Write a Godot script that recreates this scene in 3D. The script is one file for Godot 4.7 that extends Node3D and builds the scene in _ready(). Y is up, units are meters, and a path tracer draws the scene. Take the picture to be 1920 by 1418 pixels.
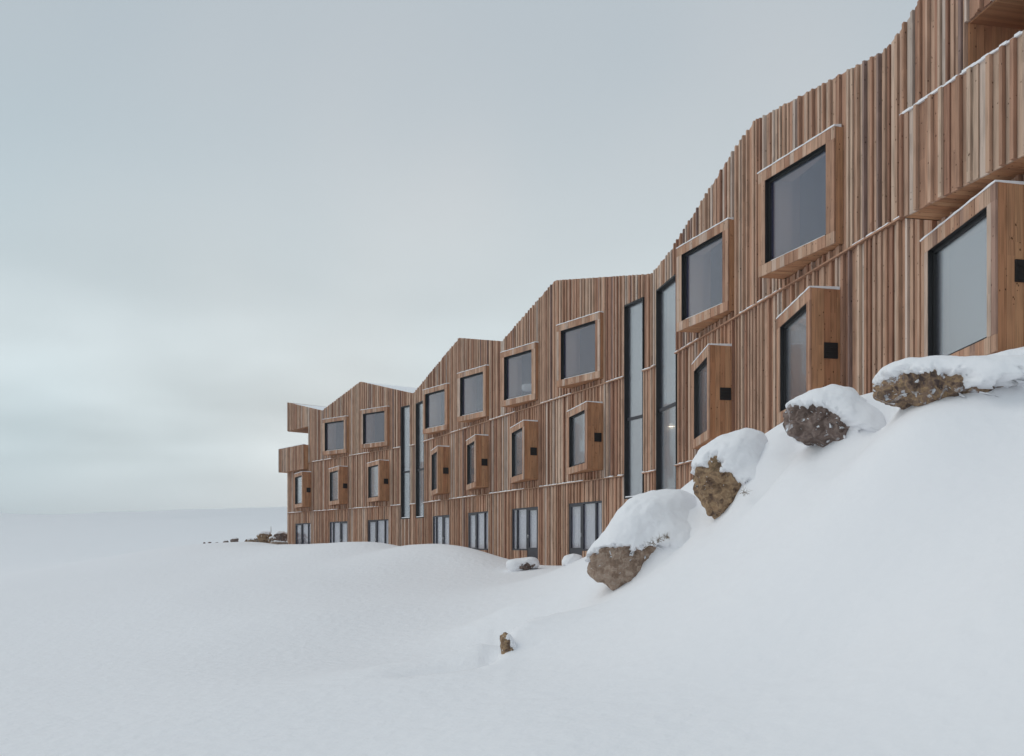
extends Node3D
# A timber-clad mountain hotel of three angled wings above a snowy bank with boulders, under an overcast winter sky.
# Metres; the eye is at the origin, x to the right, -z away from the eye.

const F := 1642.55          # focal length in pixels of the 1920 x 1418 photograph
const PX := 960.0
const HORIZON := 1026.46
const LEVEL0 := -0.66       # ground floor
const LEVEL1 := 2.178       # first floor joint of the cladding
const LEVEL2 := 5.178       # second floor joint
const DEPTH := 7.0          # how deep the building is
const FOLD1 := Vector2(-4.975, 44.53)
const FOLD2 := Vector2(4.0825, 25.3816)

var wing_origin: Array[Vector2] = []
var wing_dir: Array[Vector2] = []
var wing_out: Array[Vector2] = []
var wing_ends := [[-14.73, 0.0], [0.0, 21.182], [0.0, 15.8]]
var wing_back := []          # back corners, mitred at the folds
var roof_line := [
	[Vector2(-14.73, 9.25), Vector2(-10.0, 8.16), Vector2(-5.42, 9.22), Vector2(0.0, 7.82)],
	[Vector2(0.0, 7.82), Vector2(6.27, 9.29), Vector2(10.79, 8.18), Vector2(15.27, 9.36), Vector2(21.182, 7.92)],
	[Vector2(0.0, 7.92), Vector2(1.5, 8.06), Vector2(5.6, 9.03), Vector2(6.65, 9.18), Vector2(11.32, 8.08), Vector2(15.8, 9.35)]]
var junction := [[-11.42, -6.82, -2.36], [5.1, 9.5, 13.97, 18.49], [5.55, 10.0, 14.53]]
var M := {}
var rng := RandomNumberGenerator.new()
var hotel: Node3D
var rest_of_boards := MeshBits.new()
var single_boards := 0
var taken := {}

# ------------------------------------------------------------------ mesh helper
class MeshBits:
	var v := PackedVector3Array()
	var n := PackedVector3Array()
	var uv := PackedVector2Array()
	var c := PackedColorArray()
	func tri(a: Vector3, b: Vector3, d: Vector3, na: Vector3, nb: Vector3, nd: Vector3, ta: Vector2, tb: Vector2, td: Vector2, col: Color) -> void:
		v.append(a); v.append(b); v.append(d)
		n.append(na); n.append(nb); n.append(nd)
		uv.append(ta); uv.append(tb); uv.append(td)
		c.append(col); c.append(col); c.append(col)
	# a flat quad that faces away from the point «inside»
	func quad(p: Array, t: Array, inside: Vector3, col: Color) -> void:
		var nn: Vector3 = (p[1] - p[0]).cross(p[2] - p[0])
		if nn.length_squared() < 1e-14:
			nn = (p[2] - p[0]).cross(p[3] - p[0])
		nn = nn.normalized()
		var mid: Vector3 = (p[0] + p[1] + p[2] + p[3]) * 0.25
		if nn.dot(mid - inside) < 0.0:
			nn = -nn
			tri(p[0], p[1], p[2], nn, nn, nn, t[0], t[1], t[2], col)
			tri(p[0], p[2], p[3], nn, nn, nn, t[0], t[2], t[3], col)
		else:
			tri(p[0], p[2], p[1], nn, nn, nn, t[0], t[2], t[1], col)
			tri(p[0], p[3], p[2], nn, nn, nn, t[0], t[3], t[2], col)
	# a block between a lower and an upper ring of four corners; the grain runs from the lower to the upper ring
	func block(lo: Array, hi: Array, col := Color.WHITE, off := Vector2.ZERO) -> void:
		var mid := Vector3.ZERO
		for k in 4:
			mid += lo[k] + hi[k]
		mid /= 8.0
		var u := off.x
		for k in 4:
			var j := (k + 1) % 4
			var w: float = (lo[j] - lo[k]).length()
			var h0: float = (hi[k] - lo[k]).length()
			var h1: float = (hi[j] - lo[j]).length()
			quad([lo[k], lo[j], hi[j], hi[k]], [Vector2(u, off.y), Vector2(u + w, off.y), Vector2(u + w, off.y + h1 / 3.0), Vector2(u, off.y + h0 / 3.0)], mid, col)
			u += w
		var flat := [off, off + Vector2(0.03, 0), off + Vector2(0.03, 0.01), off + Vector2(0, 0.01)]
		quad(lo, flat, mid, col)
		quad(hi, flat, mid, col)
	func mesh() -> ArrayMesh:
		var a := []
		a.resize(Mesh.ARRAY_MAX)
		a[Mesh.ARRAY_VERTEX] = v
		a[Mesh.ARRAY_NORMAL] = n
		a[Mesh.ARRAY_TEX_UV] = uv
		a[Mesh.ARRAY_COLOR] = c
		var m := ArrayMesh.new()
		m.add_surface_from_arrays(Mesh.PRIMITIVE_TRIANGLES, a)
		return m

func numbered(called: String) -> String:
	if not taken.has(called):
		taken[called] = 0
		return called
	taken[called] += 1
	return "%s_%03d" % [called, taken[called]]

func put(called: String, bits: MeshBits, mat: Material, parent: Node) -> MeshInstance3D:
	var o := MeshInstance3D.new()
	o.name = numbered(called) if parent == self else called
	o.mesh = bits.mesh()
	o.material_override = mat
	parent.add_child(o, true)
	return o

func tag(o: Node, label: String, category: String, group := "", kind := "") -> void:
	o.set_meta("label", label)
	if category: o.set_meta("category", category)
	if group: o.set_meta("group", group)
	if kind: o.set_meta("kind", kind)

# ------------------------------------------------------------------ places
func ray_point(px: float, py: float, z: float) -> Vector3:
	return Vector3((px - PX) / F * z, (HORIZON - py) / F * z, -z)

func at(w: int, s: float, h: float, d := 0.0) -> Vector3:
	var p: Vector2 = wing_origin[w] + wing_dir[w] * s
	if d >= 0.0 or d > -0.9:
		p += wing_out[w] * d
	else:
		var e = wing_ends[w]
		var back: Vector2 = (wing_back[w][0] as Vector2).lerp(wing_back[w][1], (s - e[0]) / (e[1] - e[0]))
		p = p.lerp(back, -d / DEPTH)
	return Vector3(p.x, h, -p.y)

func roof_at(w: int, s: float) -> float:
	var r = roof_line[w]
	for k in r.size() - 1:
		if s <= r[k + 1].x or k == r.size() - 2:
			return lerpf(r[k].y, r[k + 1].y, clampf((s - r[k].x) / (r[k + 1].x - r[k].x), 0.0, 1.0))
	return 8.0

# distance of a ground point from the facade of wing w: x = s, y = d
func wing_coords(w: int, p: Vector2) -> Vector2:
	var q: Vector2 = p - wing_origin[w]
	return Vector2(q.dot(wing_dir[w]), q.dot(wing_out[w]))

# a block in a wing's own axes: plan corners (s, d) and heights
func plan_block(b: MeshBits, w: int, plan: Array, h0: float, h1: float, col := Color.WHITE, off := Vector2.ZERO) -> void:
	var lo := []
	var hi := []
	for q in plan:
		lo.append(at(w, q.x, h0, q.y))
		hi.append(at(w, q.x, h1, q.y))
	b.block(lo, hi, col, off)

func bar(b: MeshBits, w: int, s0: float, s1: float, h0: float, h1: float, d0: float, d1: float, col := Color.WHITE, off := Vector2.ZERO) -> void:
	plan_block(b, w, [Vector2(s0, d0), Vector2(s1, d0), Vector2(s1, d1), Vector2(s0, d1)], h0, h1, col, off)

# ------------------------------------------------------------------ materials
func noise(freq: float, octaves := 4, sd := 1, kind := FastNoiseLite.TYPE_SIMPLEX_SMOOTH) -> FastNoiseLite:
	var f := FastNoiseLite.new()
	f.noise_type = kind
	f.frequency = freq
	f.fractal_octaves = octaves
	f.seed = sd
	return f

func noise_texture(freq: float, octaves: int, sd: int, stops: Array, size := 512, ridged := false) -> NoiseTexture2D:
	var t := NoiseTexture2D.new()
	t.width = size
	t.height = size
	t.seamless = true
	t.noise = noise(freq, octaves, sd)
	if ridged:
		t.noise.fractal_type = FastNoiseLite.FRACTAL_RIDGED
	if stops:
		var g := Gradient.new()
		g.offsets = PackedFloat32Array(stops.map(func(q): return q[0]))
		g.colors = PackedColorArray(stops.map(func(q): return q[1]))
		t.color_ramp = g
	return t

func plain(col: Color, rough := 0.7, metal := 0.0) -> StandardMaterial3D:
	var m := StandardMaterial3D.new()
	m.albedo_color = col.linear_to_srgb()
	m.roughness = rough
	m.metallic = metal
	return m

func stone(sd: int, dark: Color, mid: Color, light: Color, flecks: float) -> StandardMaterial3D:
	var m := StandardMaterial3D.new()
	m.roughness = 0.95
	var snow_tone := Color(0.9, 0.92, 0.95)
	dark = dark.linear_to_srgb()
	mid = mid.linear_to_srgb()
	light = light.linear_to_srgb()
	m.albedo_texture = noise_texture(0.009, 6, sd, [[0.0, dark], [0.36, dark], [0.47, mid], [0.56, light], [0.66, mid], [0.8 - flecks, mid], [0.815 - flecks, snow_tone if flecks > 0.0 else light], [1.0, snow_tone if flecks > 0.0 else light]])
	m.uv1_triplanar = true
	m.uv1_scale = Vector3.ONE * 1.1
	m.heightmap_enabled = true
	m.heightmap_texture = noise_texture(0.03, 5, sd + 7, [])
	m.heightmap_scale = 3.0
	return m

func wood_image() -> ImageTexture:
	var w := 512
	var h := 1024
	var im := Image.create(w, h, false, Image.FORMAT_RGB8)
	var fine := noise(0.11, 3, 11)
	var wide := noise(0.012, 3, 12)
	var slow := noise(0.004, 2, 13)
	var knots := []
	var r := RandomNumberGenerator.new()
	r.seed = 5
	for k in 46:
		knots.append([r.randf() * w, r.randf() * h, r.randf_range(2.5, 6.0)])
	var near := {}
	for k in knots:
		for gx in range(int(k[0] - 40) >> 5, (int(k[0] + 40) >> 5) + 1):
			for gy in range(int(k[1] - 40) >> 5, (int(k[1] + 40) >> 5) + 1):
				near.get_or_add(gx * 1000 + gy, []).append(k)
	for y in h:
		for x in w:
			var bend := 0.0
			var dark := 0.0
			for k in near.get((x >> 5) * 1000 + (y >> 5), []):
				var dx: float = (x - k[0]) / k[2]
				var dy: float = (y - k[1]) / (k[2] * 0.8)
				var q := dx * dx + dy * dy
				dark = maxf(dark, 1.0 - smoothstep(0.5, 2.0, q))
				bend += dx * exp(-q * 0.12) * 5.0
			var g := 0.955 + 0.12 * fine.get_noise_2d(x + bend, y * 0.03) + 0.12 * wide.get_noise_2d((x + bend) * 2.0, y * 0.1) + 0.1 * slow.get_noise_2d(x, y)
			g = clampf(g * (1.0 - 0.42 * dark), 0.05, 1.0)
			im.set_pixel(x, y, Color(g, g * (0.985 - 0.05 * dark), g * (0.97 - 0.08 * dark)))
	return ImageTexture.create_from_image(im)

func make_materials() -> void:
	var wood := StandardMaterial3D.new()
	wood.albedo_texture = wood_image()
	wood.vertex_color_use_as_albedo = true
	wood.roughness = 0.82
	wood.metallic_specular = 0.3
	M.wood = wood
	M.core = plain(Color(0.45, 0.3, 0.225), 0.9)
	M.black = plain(Color(0.012, 0.012, 0.013), 0.55)
	M.frame = plain(Color(0.035, 0.034, 0.042), 0.45)
	M.inside = plain(Color(0.24, 0.2, 0.17), 0.9)
	M.handle = plain(Color(0.55, 0.55, 0.56), 0.3, 0.9)
	var glass := plain(Color(0.2, 0.2, 0.4), 0.02)
	glass.albedo_color.a = 0.045
	glass.transparency = BaseMaterial3D.TRANSPARENCY_ALPHA
	glass.metallic_specular = 0.5
	M.glass = glass
	# half-silvered film added over the tall panes and bays to strengthen their reflections
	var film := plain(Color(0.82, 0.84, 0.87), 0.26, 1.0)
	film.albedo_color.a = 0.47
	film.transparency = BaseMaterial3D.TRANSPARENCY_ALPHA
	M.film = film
	var cloth := plain(Color(0.78, 0.78, 0.77), 0.95)
	cloth.backlight_enabled = true
	cloth.backlight = Color(0.4, 0.4, 0.4)
	M.cloth = cloth
	var snow := StandardMaterial3D.new()
	snow.albedo_color = Color(0.86, 0.862, 0.885).linear_to_srgb()
	snow.roughness = 0.9
	snow.metallic_specular = 0.25
	snow.heightmap_enabled = true
	snow.heightmap_texture = noise_texture(0.02, 6, 21, [])
	snow.heightmap_scale = 1.2
	snow.uv1_triplanar = true
	snow.uv1_world_triplanar = true
	snow.uv1_scale = Vector3.ONE * 0.55
	M.snow = snow
	var ground := snow.duplicate()
	ground.heightmap_scale = 1.8
	ground.uv1_scale = Vector3.ONE * 0.3
	M.ground = ground
	M.stone_grey = stone(31, Color(0.26, 0.175, 0.125), Color(0.4, 0.29, 0.22), Color(0.5, 0.395, 0.32), 0.0)
	M.stone_moss = stone(32, Color(0.11, 0.065, 0.045), Color(0.33, 0.21, 0.12), Color(0.46, 0.32, 0.19), 0.0)
	M.stone_dark = stone(33, Color(0.12, 0.083, 0.07), Color(0.22, 0.158, 0.135), Color(0.33, 0.255, 0.22), 0.025)
	M.stone_ochre = stone(34, Color(0.08, 0.052, 0.045), Color(0.25, 0.165, 0.12), Color(0.46, 0.31, 0.16), 0.03)
	for m in [M.stone_grey, M.stone_moss, M.stone_dark, M.stone_ochre]:
		m.albedo_color = Color(0.95, 0.95, 0.95)
	M.grass = plain(Color(0.16, 0.11, 0.06), 0.9)

# ------------------------------------------------------------------ timber
func tint(sheltered := 0.0) -> Color:
	var q := rng.randf()
	var c: Color
	if q < 0.34: c = Color(0.53, 0.36, 0.27)
	elif q < 0.58: c = Color(0.46, 0.275, 0.195)
	elif q < 0.75: c = Color(0.6, 0.455, 0.36)
	elif q < 0.88: c = Color(0.34, 0.19, 0.135)
	elif q < 0.96: c = Color(0.6, 0.51, 0.45)
	else: c = Color(0.29, 0.21, 0.19)
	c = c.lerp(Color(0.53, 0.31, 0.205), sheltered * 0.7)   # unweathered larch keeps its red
	var k := rng.randf_range(0.88, 1.12)
	return Color(c.r * k, c.g * k, c.b * k)

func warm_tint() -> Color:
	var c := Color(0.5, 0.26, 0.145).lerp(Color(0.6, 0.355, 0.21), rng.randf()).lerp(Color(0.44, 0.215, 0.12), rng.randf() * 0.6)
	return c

func grain() -> Vector2:
	return Vector2(rng.randf(), rng.randf())

# the rectangles that the cladding of a wing leaves open: [s0, s1, h0, h1]
func holes(w: int) -> Array:
	var out := []
	for sj in junction[w]:
		out.append([sj - 2.1, sj, 2.45, 4.6])
		if not (w == 0 and sj < -10.0) and not (w == 2 and sj > 14.0):
			out.append([sj - 2.05, sj + 0.07, 5.36, 7.46])
	for d in doors(w):
		out.append([d.s0, d.s1, -0.12, 1.49])
		out.append([d.leaf0, d.leaf1, LEVEL0, 1.49])
	for t in tall_windows(w):
		out.append(t)
	if w == 0: out.append([-14.9, -11.85, 4.95, 7.42])
	if w == 2: out.append([13.2, 16.0, 4.95, 7.42])
	return out

func doors(w: int) -> Array:
	var out := []
	if w == 2:
		return out
	for k in junction[w].size():
		var s1: float = junction[w][k] - 0.06
		var s0 := s1 - 2.2
		var leaf_first: bool = (k % 2 == 0) == (w == 0)
		out.append({"s0": s0, "s1": s1, "leaf0": s0 if leaf_first else s1 - 0.9, "leaf1": s0 + 0.9 if leaf_first else s1, "first": leaf_first})
	return out

func tall_windows(w: int) -> Array:
	if w == 0: return [[-1.17, -0.3, 1.46, 7.28]]
	if w == 1: return [[0.42, 1.62, 1.46, 7.24], [19.74, 20.76, 1.46, 7.36]]
	return [[0.43, 2.0, 1.46, 7.32]]

func in_row(w: int, row: int) -> Array:
	return [LEVEL0 - 0.6 if w < 2 else -1.4, LEVEL1 - 0.02] if row == 0 else [LEVEL1 + 0.02, LEVEL2 - 0.02] if row == 1 else [LEVEL2 + 0.02, 99.0]

func clad(w: int) -> void:
	var open := holes(w)
	var e = wing_ends[w]
	for row in 3:
		var span := in_row(w, row)
		var s: float = e[0] + 0.012
		var proud := 0
		while s < e[1] - 0.03:
			proud = (proud + rng.randi_range(1, 2)) % 3
			var wide: float = [rng.randf_range(0.08, 0.13), rng.randf_range(0.042, 0.06), rng.randf_range(0.06, 0.1)][proud]
			var front: float = [0.028, 0.082, 0.05][proud] + rng.randf_range(-0.005, 0.005)
			var s1 := minf(s + wide, e[1] - 0.012)
			var gap := rng.randf_range(0.012, 0.03)
			board(w, row, s, s1, span[0], span[1], front, open)
			s = s1 + gap

func board(w: int, row: int, s0: float, s1: float, h0: float, h1: float, front: float, open: Array, shade := -1.0) -> void:
	# where the edge of an opening runs through a board, the board is ripped along it
	if shade < 0.0: shade = rng.randf_range(0.5, 1.0)
	var edges := []
	for o in open:
		if o[3] <= h0 or o[2] >= h1:
			continue
		for k in 2:
			if o[k] > s0 + 0.012 and o[k] < s1 - 0.012:
				board(w, row, s0, o[k] - 0.001, h0, h1, front, open, shade)
				board(w, row, o[k] + 0.001, s1, h0, h1, front, open, shade)
				return
	for o in open:
		if o[0] < (s0 + s1) / 2 and o[1] > (s0 + s1) / 2:
			edges.append(Vector2(o[2], o[3]))
	edges.sort_custom(func(a, b): return a.x < b.x)
	var from := h0
	var pieces := []
	for q in edges:
		if q.y <= h0 or q.x >= h1:
			continue
		if q.x > from + 0.04:
			pieces.append([from, q.x])
		from = maxf(from, q.y)
	if from < h1 - 0.04:
		pieces.append([from, h1])
	for q in pieces:
		var t0: float = minf(q[1], roof_at(w, s0))
		var t1: float = minf(q[1], roof_at(w, s1))
		if minf(t0, t1) < q[0] + 0.05:
			continue
		var short: float = q[1] - q[0]
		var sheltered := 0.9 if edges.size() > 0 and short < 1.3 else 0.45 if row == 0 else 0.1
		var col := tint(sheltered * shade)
		var rough := rng.randf_range(-0.004, 0.004) if row == 2 else 0.0
		var lo := [at(w, s0, q[0], 0.004), at(w, s1, q[0], 0.004), at(w, s1, q[0], front), at(w, s0, q[0], front)]
		var hi := [at(w, s0, t0 + rough, 0.004), at(w, s1, t1 + rough, 0.004), at(w, s1, t1 + rough, front), at(w, s0, t0 + rough, front)]
		var alone: bool = w == 2 and row > 0 and s0 > 1.9 and single_boards < 298
		if alone:
			single_boards += 1
			var b := MeshBits.new()
			b.block(lo, hi, col, grain())
			put("cladding_board", b, M.wood, hotel)
		else:
			rest_of_boards.block(lo, hi, col, grain())

# the wall behind the boards, cut into upright strips between the openings
func backing(w: int) -> void:
	var b := MeshBits.new()
	var open := holes(w)
	var cuts := [wing_ends[w][0], wing_ends[w][1]]
	for o in open:
		for k in 2:
			cuts.append(clampf(o[k], wing_ends[w][0], wing_ends[w][1]))
	for r in roof_line[w]:
		cuts.append(r.x)
	cuts.sort()
	for k in cuts.size() - 1:
		var s0: float = cuts[k]
		var s1: float = cuts[k + 1]
		if s1 - s0 < 0.002:
			continue
		var mid := (s0 + s1) / 2
		var spans := []
		for o in open:
			if o[0] < mid and o[1] > mid:
				spans.append(Vector2(o[2], o[3]))
		spans.sort_custom(func(p, q): return p.x < q.x)
		var from := -1.6
		spans.append(Vector2(99, 99))
		for q in spans:
			if q.x > from + 0.01:
				var t0 := minf(q.x, roof_at(w, s0) - 0.03)
				var t1 := minf(q.x, roof_at(w, s1) - 0.03)
				b.block([at(w, s0, from, -0.28), at(w, s1, from, -0.28), at(w, s1, from, 0.0), at(w, s0, from, 0.0)], [at(w, s0, t0, -0.28), at(w, s1, t1, -0.28), at(w, s1, t1, 0.0), at(w, s0, t0, 0.0)])
			from = maxf(from, q.y)
	put("wall", b, M.core, hotel)

func shell() -> void:
	# floors, partitions, back walls, end walls and roofs; closed so that daylight comes in through the windows only
	for w in 3:
		var e = wing_ends[w]
		for level in [LEVEL0, LEVEL1, LEVEL2]:
			var b := MeshBits.new()
			var last: float = e[1] - (2.7 if w == 2 and level == LEVEL2 else 0.0)
			var first: float = e[0] + (2.95 if w == 0 and level == LEVEL2 else 0.0)
			if w == 2 and level != LEVEL0 or w == 1 and level != LEVEL0:
				first = maxf(first, 2.4)
			if w == 0 and level != LEVEL0: last = -1.5
			if w == 1 and level != LEVEL0: last = 19.3
			b.block([at(w, first, level - 0.25, -0.29), at(w, last, level - 0.25, -0.29), at(w, last, level - 0.25, -DEPTH), at(w, first, level - 0.25, -DEPTH)],
				[at(w, first, level - 0.02, -0.29), at(w, last, level - 0.02, -0.29), at(w, last, level - 0.02, -DEPTH), at(w, first, level - 0.02, -DEPTH)])
			put("floor_slab", b, M.inside, hotel)
		var walls := MeshBits.new()
		var parts := [e[0] + 0.15, e[1] - 0.15] if w == 1 else []
		parts = []
		if w == 0: parts = [-9.2, -4.7, -1.5]
		if w == 1: parts = [2.4, 7.2, 11.7, 16.2, 19.3]
		if w == 2: parts = [2.6, 7.7, 12.15]
		for s in parts:
			walls.block([at(w, s, -1.2, -0.29), at(w, s + 0.15, -1.2, -0.29), at(w, s + 0.15, -1.2, -DEPTH), at(w, s, -1.2, -DEPTH)],
				[at(w, s, 8.0, -0.29), at(w, s + 0.15, 8.0, -0.29), at(w, s + 0.15, 8.0, -DEPTH), at(w, s, 8.0, -DEPTH)])
		put("partition", walls, M.inside, hotel)
		var back := MeshBits.new()
		back.block([at(w, e[0], -1.6, -DEPTH), at(w, e[1], -1.6, -DEPTH), at(w, e[1], -1.6, -DEPTH - 0.2), at(w, e[0], -1.6, -DEPTH - 0.2)],
			[at(w, e[0], 7.7, -DEPTH), at(w, e[1], 7.7, -DEPTH), at(w, e[1], 7.7, -DEPTH - 0.2), at(w, e[0], 7.7, -DEPTH - 0.2)])
		put("back_wall", back, M.core, hotel)
		var roof := MeshBits.new()
		var white := MeshBits.new()
		var line = roof_line[w]
		for k in line.size() - 1:
			var a: Vector2 = line[k]
			var c: Vector2 = line[k + 1]
			roof.block([at(w, a.x, a.y - 0.34, -0.285), at(w, c.x, c.y - 0.34, -0.285), at(w, c.x, c.y - 0.34, -DEPTH - 0.25), at(w, a.x, a.y - 0.34, -DEPTH - 0.25)],
				[at(w, a.x, a.y - 0.12, -0.285), at(w, c.x, c.y - 0.12, -0.285), at(w, c.x, c.y - 0.12, -DEPTH - 0.25), at(w, a.x, a.y - 0.12, -DEPTH - 0.25)])
			white.block([at(w, a.x, a.y - 0.118, -0.1), at(w, c.x, c.y - 0.118, -0.1), at(w, c.x, c.y - 0.118, -DEPTH - 0.22), at(w, a.x, a.y - 0.118, -DEPTH - 0.22)],
				[at(w, a.x, a.y - 0.02, -0.16), at(w, c.x, c.y - 0.02, -0.16), at(w, c.x, c.y + 0.03, -DEPTH - 0.2), at(w, a.x, a.y + 0.03, -DEPTH - 0.2)])
		var r := put("roof", roof, M.core, hotel)
		put("snow_cover", white, M.snow, r)
	# end walls, with boards
	for q in [[0, -14.73, -1.0], [2, 15.8, 1.0]]:
		var w: int = q[0]
		var s: float = q[1]
		var top := roof_at(w, s) - 0.05
		var b := MeshBits.new()
		b.block([at(w, s, -1.6, -0.002), at(w, s - q[2] * 0.25, -1.6, -0.002), at(w, s - q[2] * 0.25, -1.6, -DEPTH), at(w, s, -1.6, -DEPTH)],
			[at(w, s, 5.0, -0.002), at(w, s - q[2] * 0.25, 5.0, -0.002), at(w, s - q[2] * 0.25, 5.0, -DEPTH), at(w, s, 5.0, -DEPTH)])
		b.block([at(w, s, 5.0, -1.7), at(w, s - q[2] * 0.25, 5.0, -1.7), at(w, s - q[2] * 0.25, 5.0, -DEPTH), at(w, s, 5.0, -DEPTH)],
			[at(w, s, top, -1.7), at(w, s - q[2] * 0.25, top, -1.7), at(w, s - q[2] * 0.25, top, -DEPTH), at(w, s, top, -DEPTH)])
		b.block([at(w, s, 7.42, -0.002), at(w, s - q[2] * 0.25, 7.42, -0.002), at(w, s - q[2] * 0.25, 7.42, -1.7), at(w, s, 7.42, -1.7)],
			[at(w, s, top, -0.002), at(w, s - q[2] * 0.25, top, -0.002), at(w, s - q[2] * 0.25, top, -1.7), at(w, s, top, -1.7)])
		put("end_wall", b, M.core, hotel)
		var d := 0.06
		while d > -DEPTH:
			var wide := rng.randf_range(0.07, 0.15)
			var out: float = s + q[2] * rng.randf_range(0.03, 0.07)
			for span in ([[-1.2, 5.0], [7.42, top + 0.04]] if d > -1.7 else [[-1.2, top + 0.04]]):
				rest_of_boards.block([at(w, s, span[0], d), at(w, out, span[0], d), at(w, out, span[0], d - wide), at(w, s, span[0], d - wide)],
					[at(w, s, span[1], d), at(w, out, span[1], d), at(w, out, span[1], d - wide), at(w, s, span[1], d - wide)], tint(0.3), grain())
			d -= wide + 0.01
	# the corner posts that close the folds
	for k in 2:
		var b := MeshBits.new()
		var p: Vector2 = [FOLD1, FOLD2][k]
		var o: Vector2 = (wing_out[k] + wing_out[k + 1]).normalized()
		var side := Vector2(-o.y, o.x) * 0.12
		var lo := []
		var hi := []
		for q in [p - side, p + side, p + side - o * 0.4, p - side - o * 0.4]:
			lo.append(Vector3(q.x - o.x * 0.05, -1.5, -(q.y - o.y * 0.05)))
			hi.append(Vector3(q.x - o.x * 0.05, 7.75, -(q.y - o.y * 0.05)))
		b.block(lo, hi)
		put("corner_post", b, M.core, hotel)

# the thin ledge between two storeys, with the snow that lies on it between the window boxes
func ledges(w: int) -> void:
	for k in 2:
		var h: float = [LEVEL1, LEVEL2][k]
		var blocked := []
		for t in tall_windows(w):
			blocked.append(Vector2(t[0] - 0.02, t[1] + 0.02))
		if w == 0 and k == 1: blocked.append(Vector2(-14.73, -11.8))
		if w == 2 and k == 1: blocked.append(Vector2(12.55, 15.8))
		blocked.append(Vector2(wing_ends[w][1] - 0.02, 99))
		blocked.sort_custom(func(a, b): return a.x < b.x)
		var from: float = wing_ends[w][0] + 0.02
		for q in blocked:
			if q.x > from + 0.05:
				var b := MeshBits.new()
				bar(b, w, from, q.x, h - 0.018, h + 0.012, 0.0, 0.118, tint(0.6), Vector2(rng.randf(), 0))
				var o := put("ledge", b, M.wood, hotel)
				ledge_snow(w, k, from, q.x, h + 0.012, o)
			from = maxf(from, q.y)

func ledge_snow(w: int, k: int, s0: float, s1: float, h: float, ledge: Node) -> void:
	var b := MeshBits.new()
	var s := s0
	while s < s1 - 0.02:
		var step := minf(rng.randf_range(0.05, 0.16), s1 - s)
		var bare := false
		for sj in junction[w]:
			# under a window box little snow lies; it gathers where the wall above is plain
			var x: float = s - (sj - 2.1)
			if x > (0.1 if k == 1 else 0.9) and x < (2.3 if k == 1 else 2.2):
				bare = true
		var tall := rng.randf_range(0.02, 0.052)
		if bare or rng.randf() < 0.07:
			if b.v.size(): put("snow", b, M.snow, ledge)
			b = MeshBits.new()
		else:
			b.block([at(w, s, h, 0.07), at(w, s + step, h, 0.07), at(w, s + step, h, 0.116), at(w, s, h, 0.116)],
				[at(w, s, h + tall, 0.07), at(w, s + step, h + tall * 0.9, 0.07), at(w, s + step, h + tall * 0.7, 0.104), at(w, s, h + tall * 0.65, 0.104)])
		s += step
	if b.v.size():
		put("snow", b, M.snow, ledge)

# ------------------------------------------------------------------ windows
# thin sheets of glass: an insulating unit
func glass_sheet(b: MeshBits, corners: Array, inward: Vector3, sheets := 3) -> void:
	for k in sheets:
		var off := inward * (0.018 * k)
		var lo := [corners[0] + off, corners[1] + off, corners[1] + off + inward * 0.006, corners[0] + off + inward * 0.006]
		var hi := [corners[3] + off, corners[2] + off, corners[2] + off + inward * 0.006, corners[3] + off + inward * 0.006]
		b.block(lo, hi)

# film added for brighter reflections: one flat face in front of the glass
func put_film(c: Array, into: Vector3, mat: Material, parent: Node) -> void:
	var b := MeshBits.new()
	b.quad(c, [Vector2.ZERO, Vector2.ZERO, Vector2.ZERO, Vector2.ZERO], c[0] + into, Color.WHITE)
	put("added_film", b, mat, parent)

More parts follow.
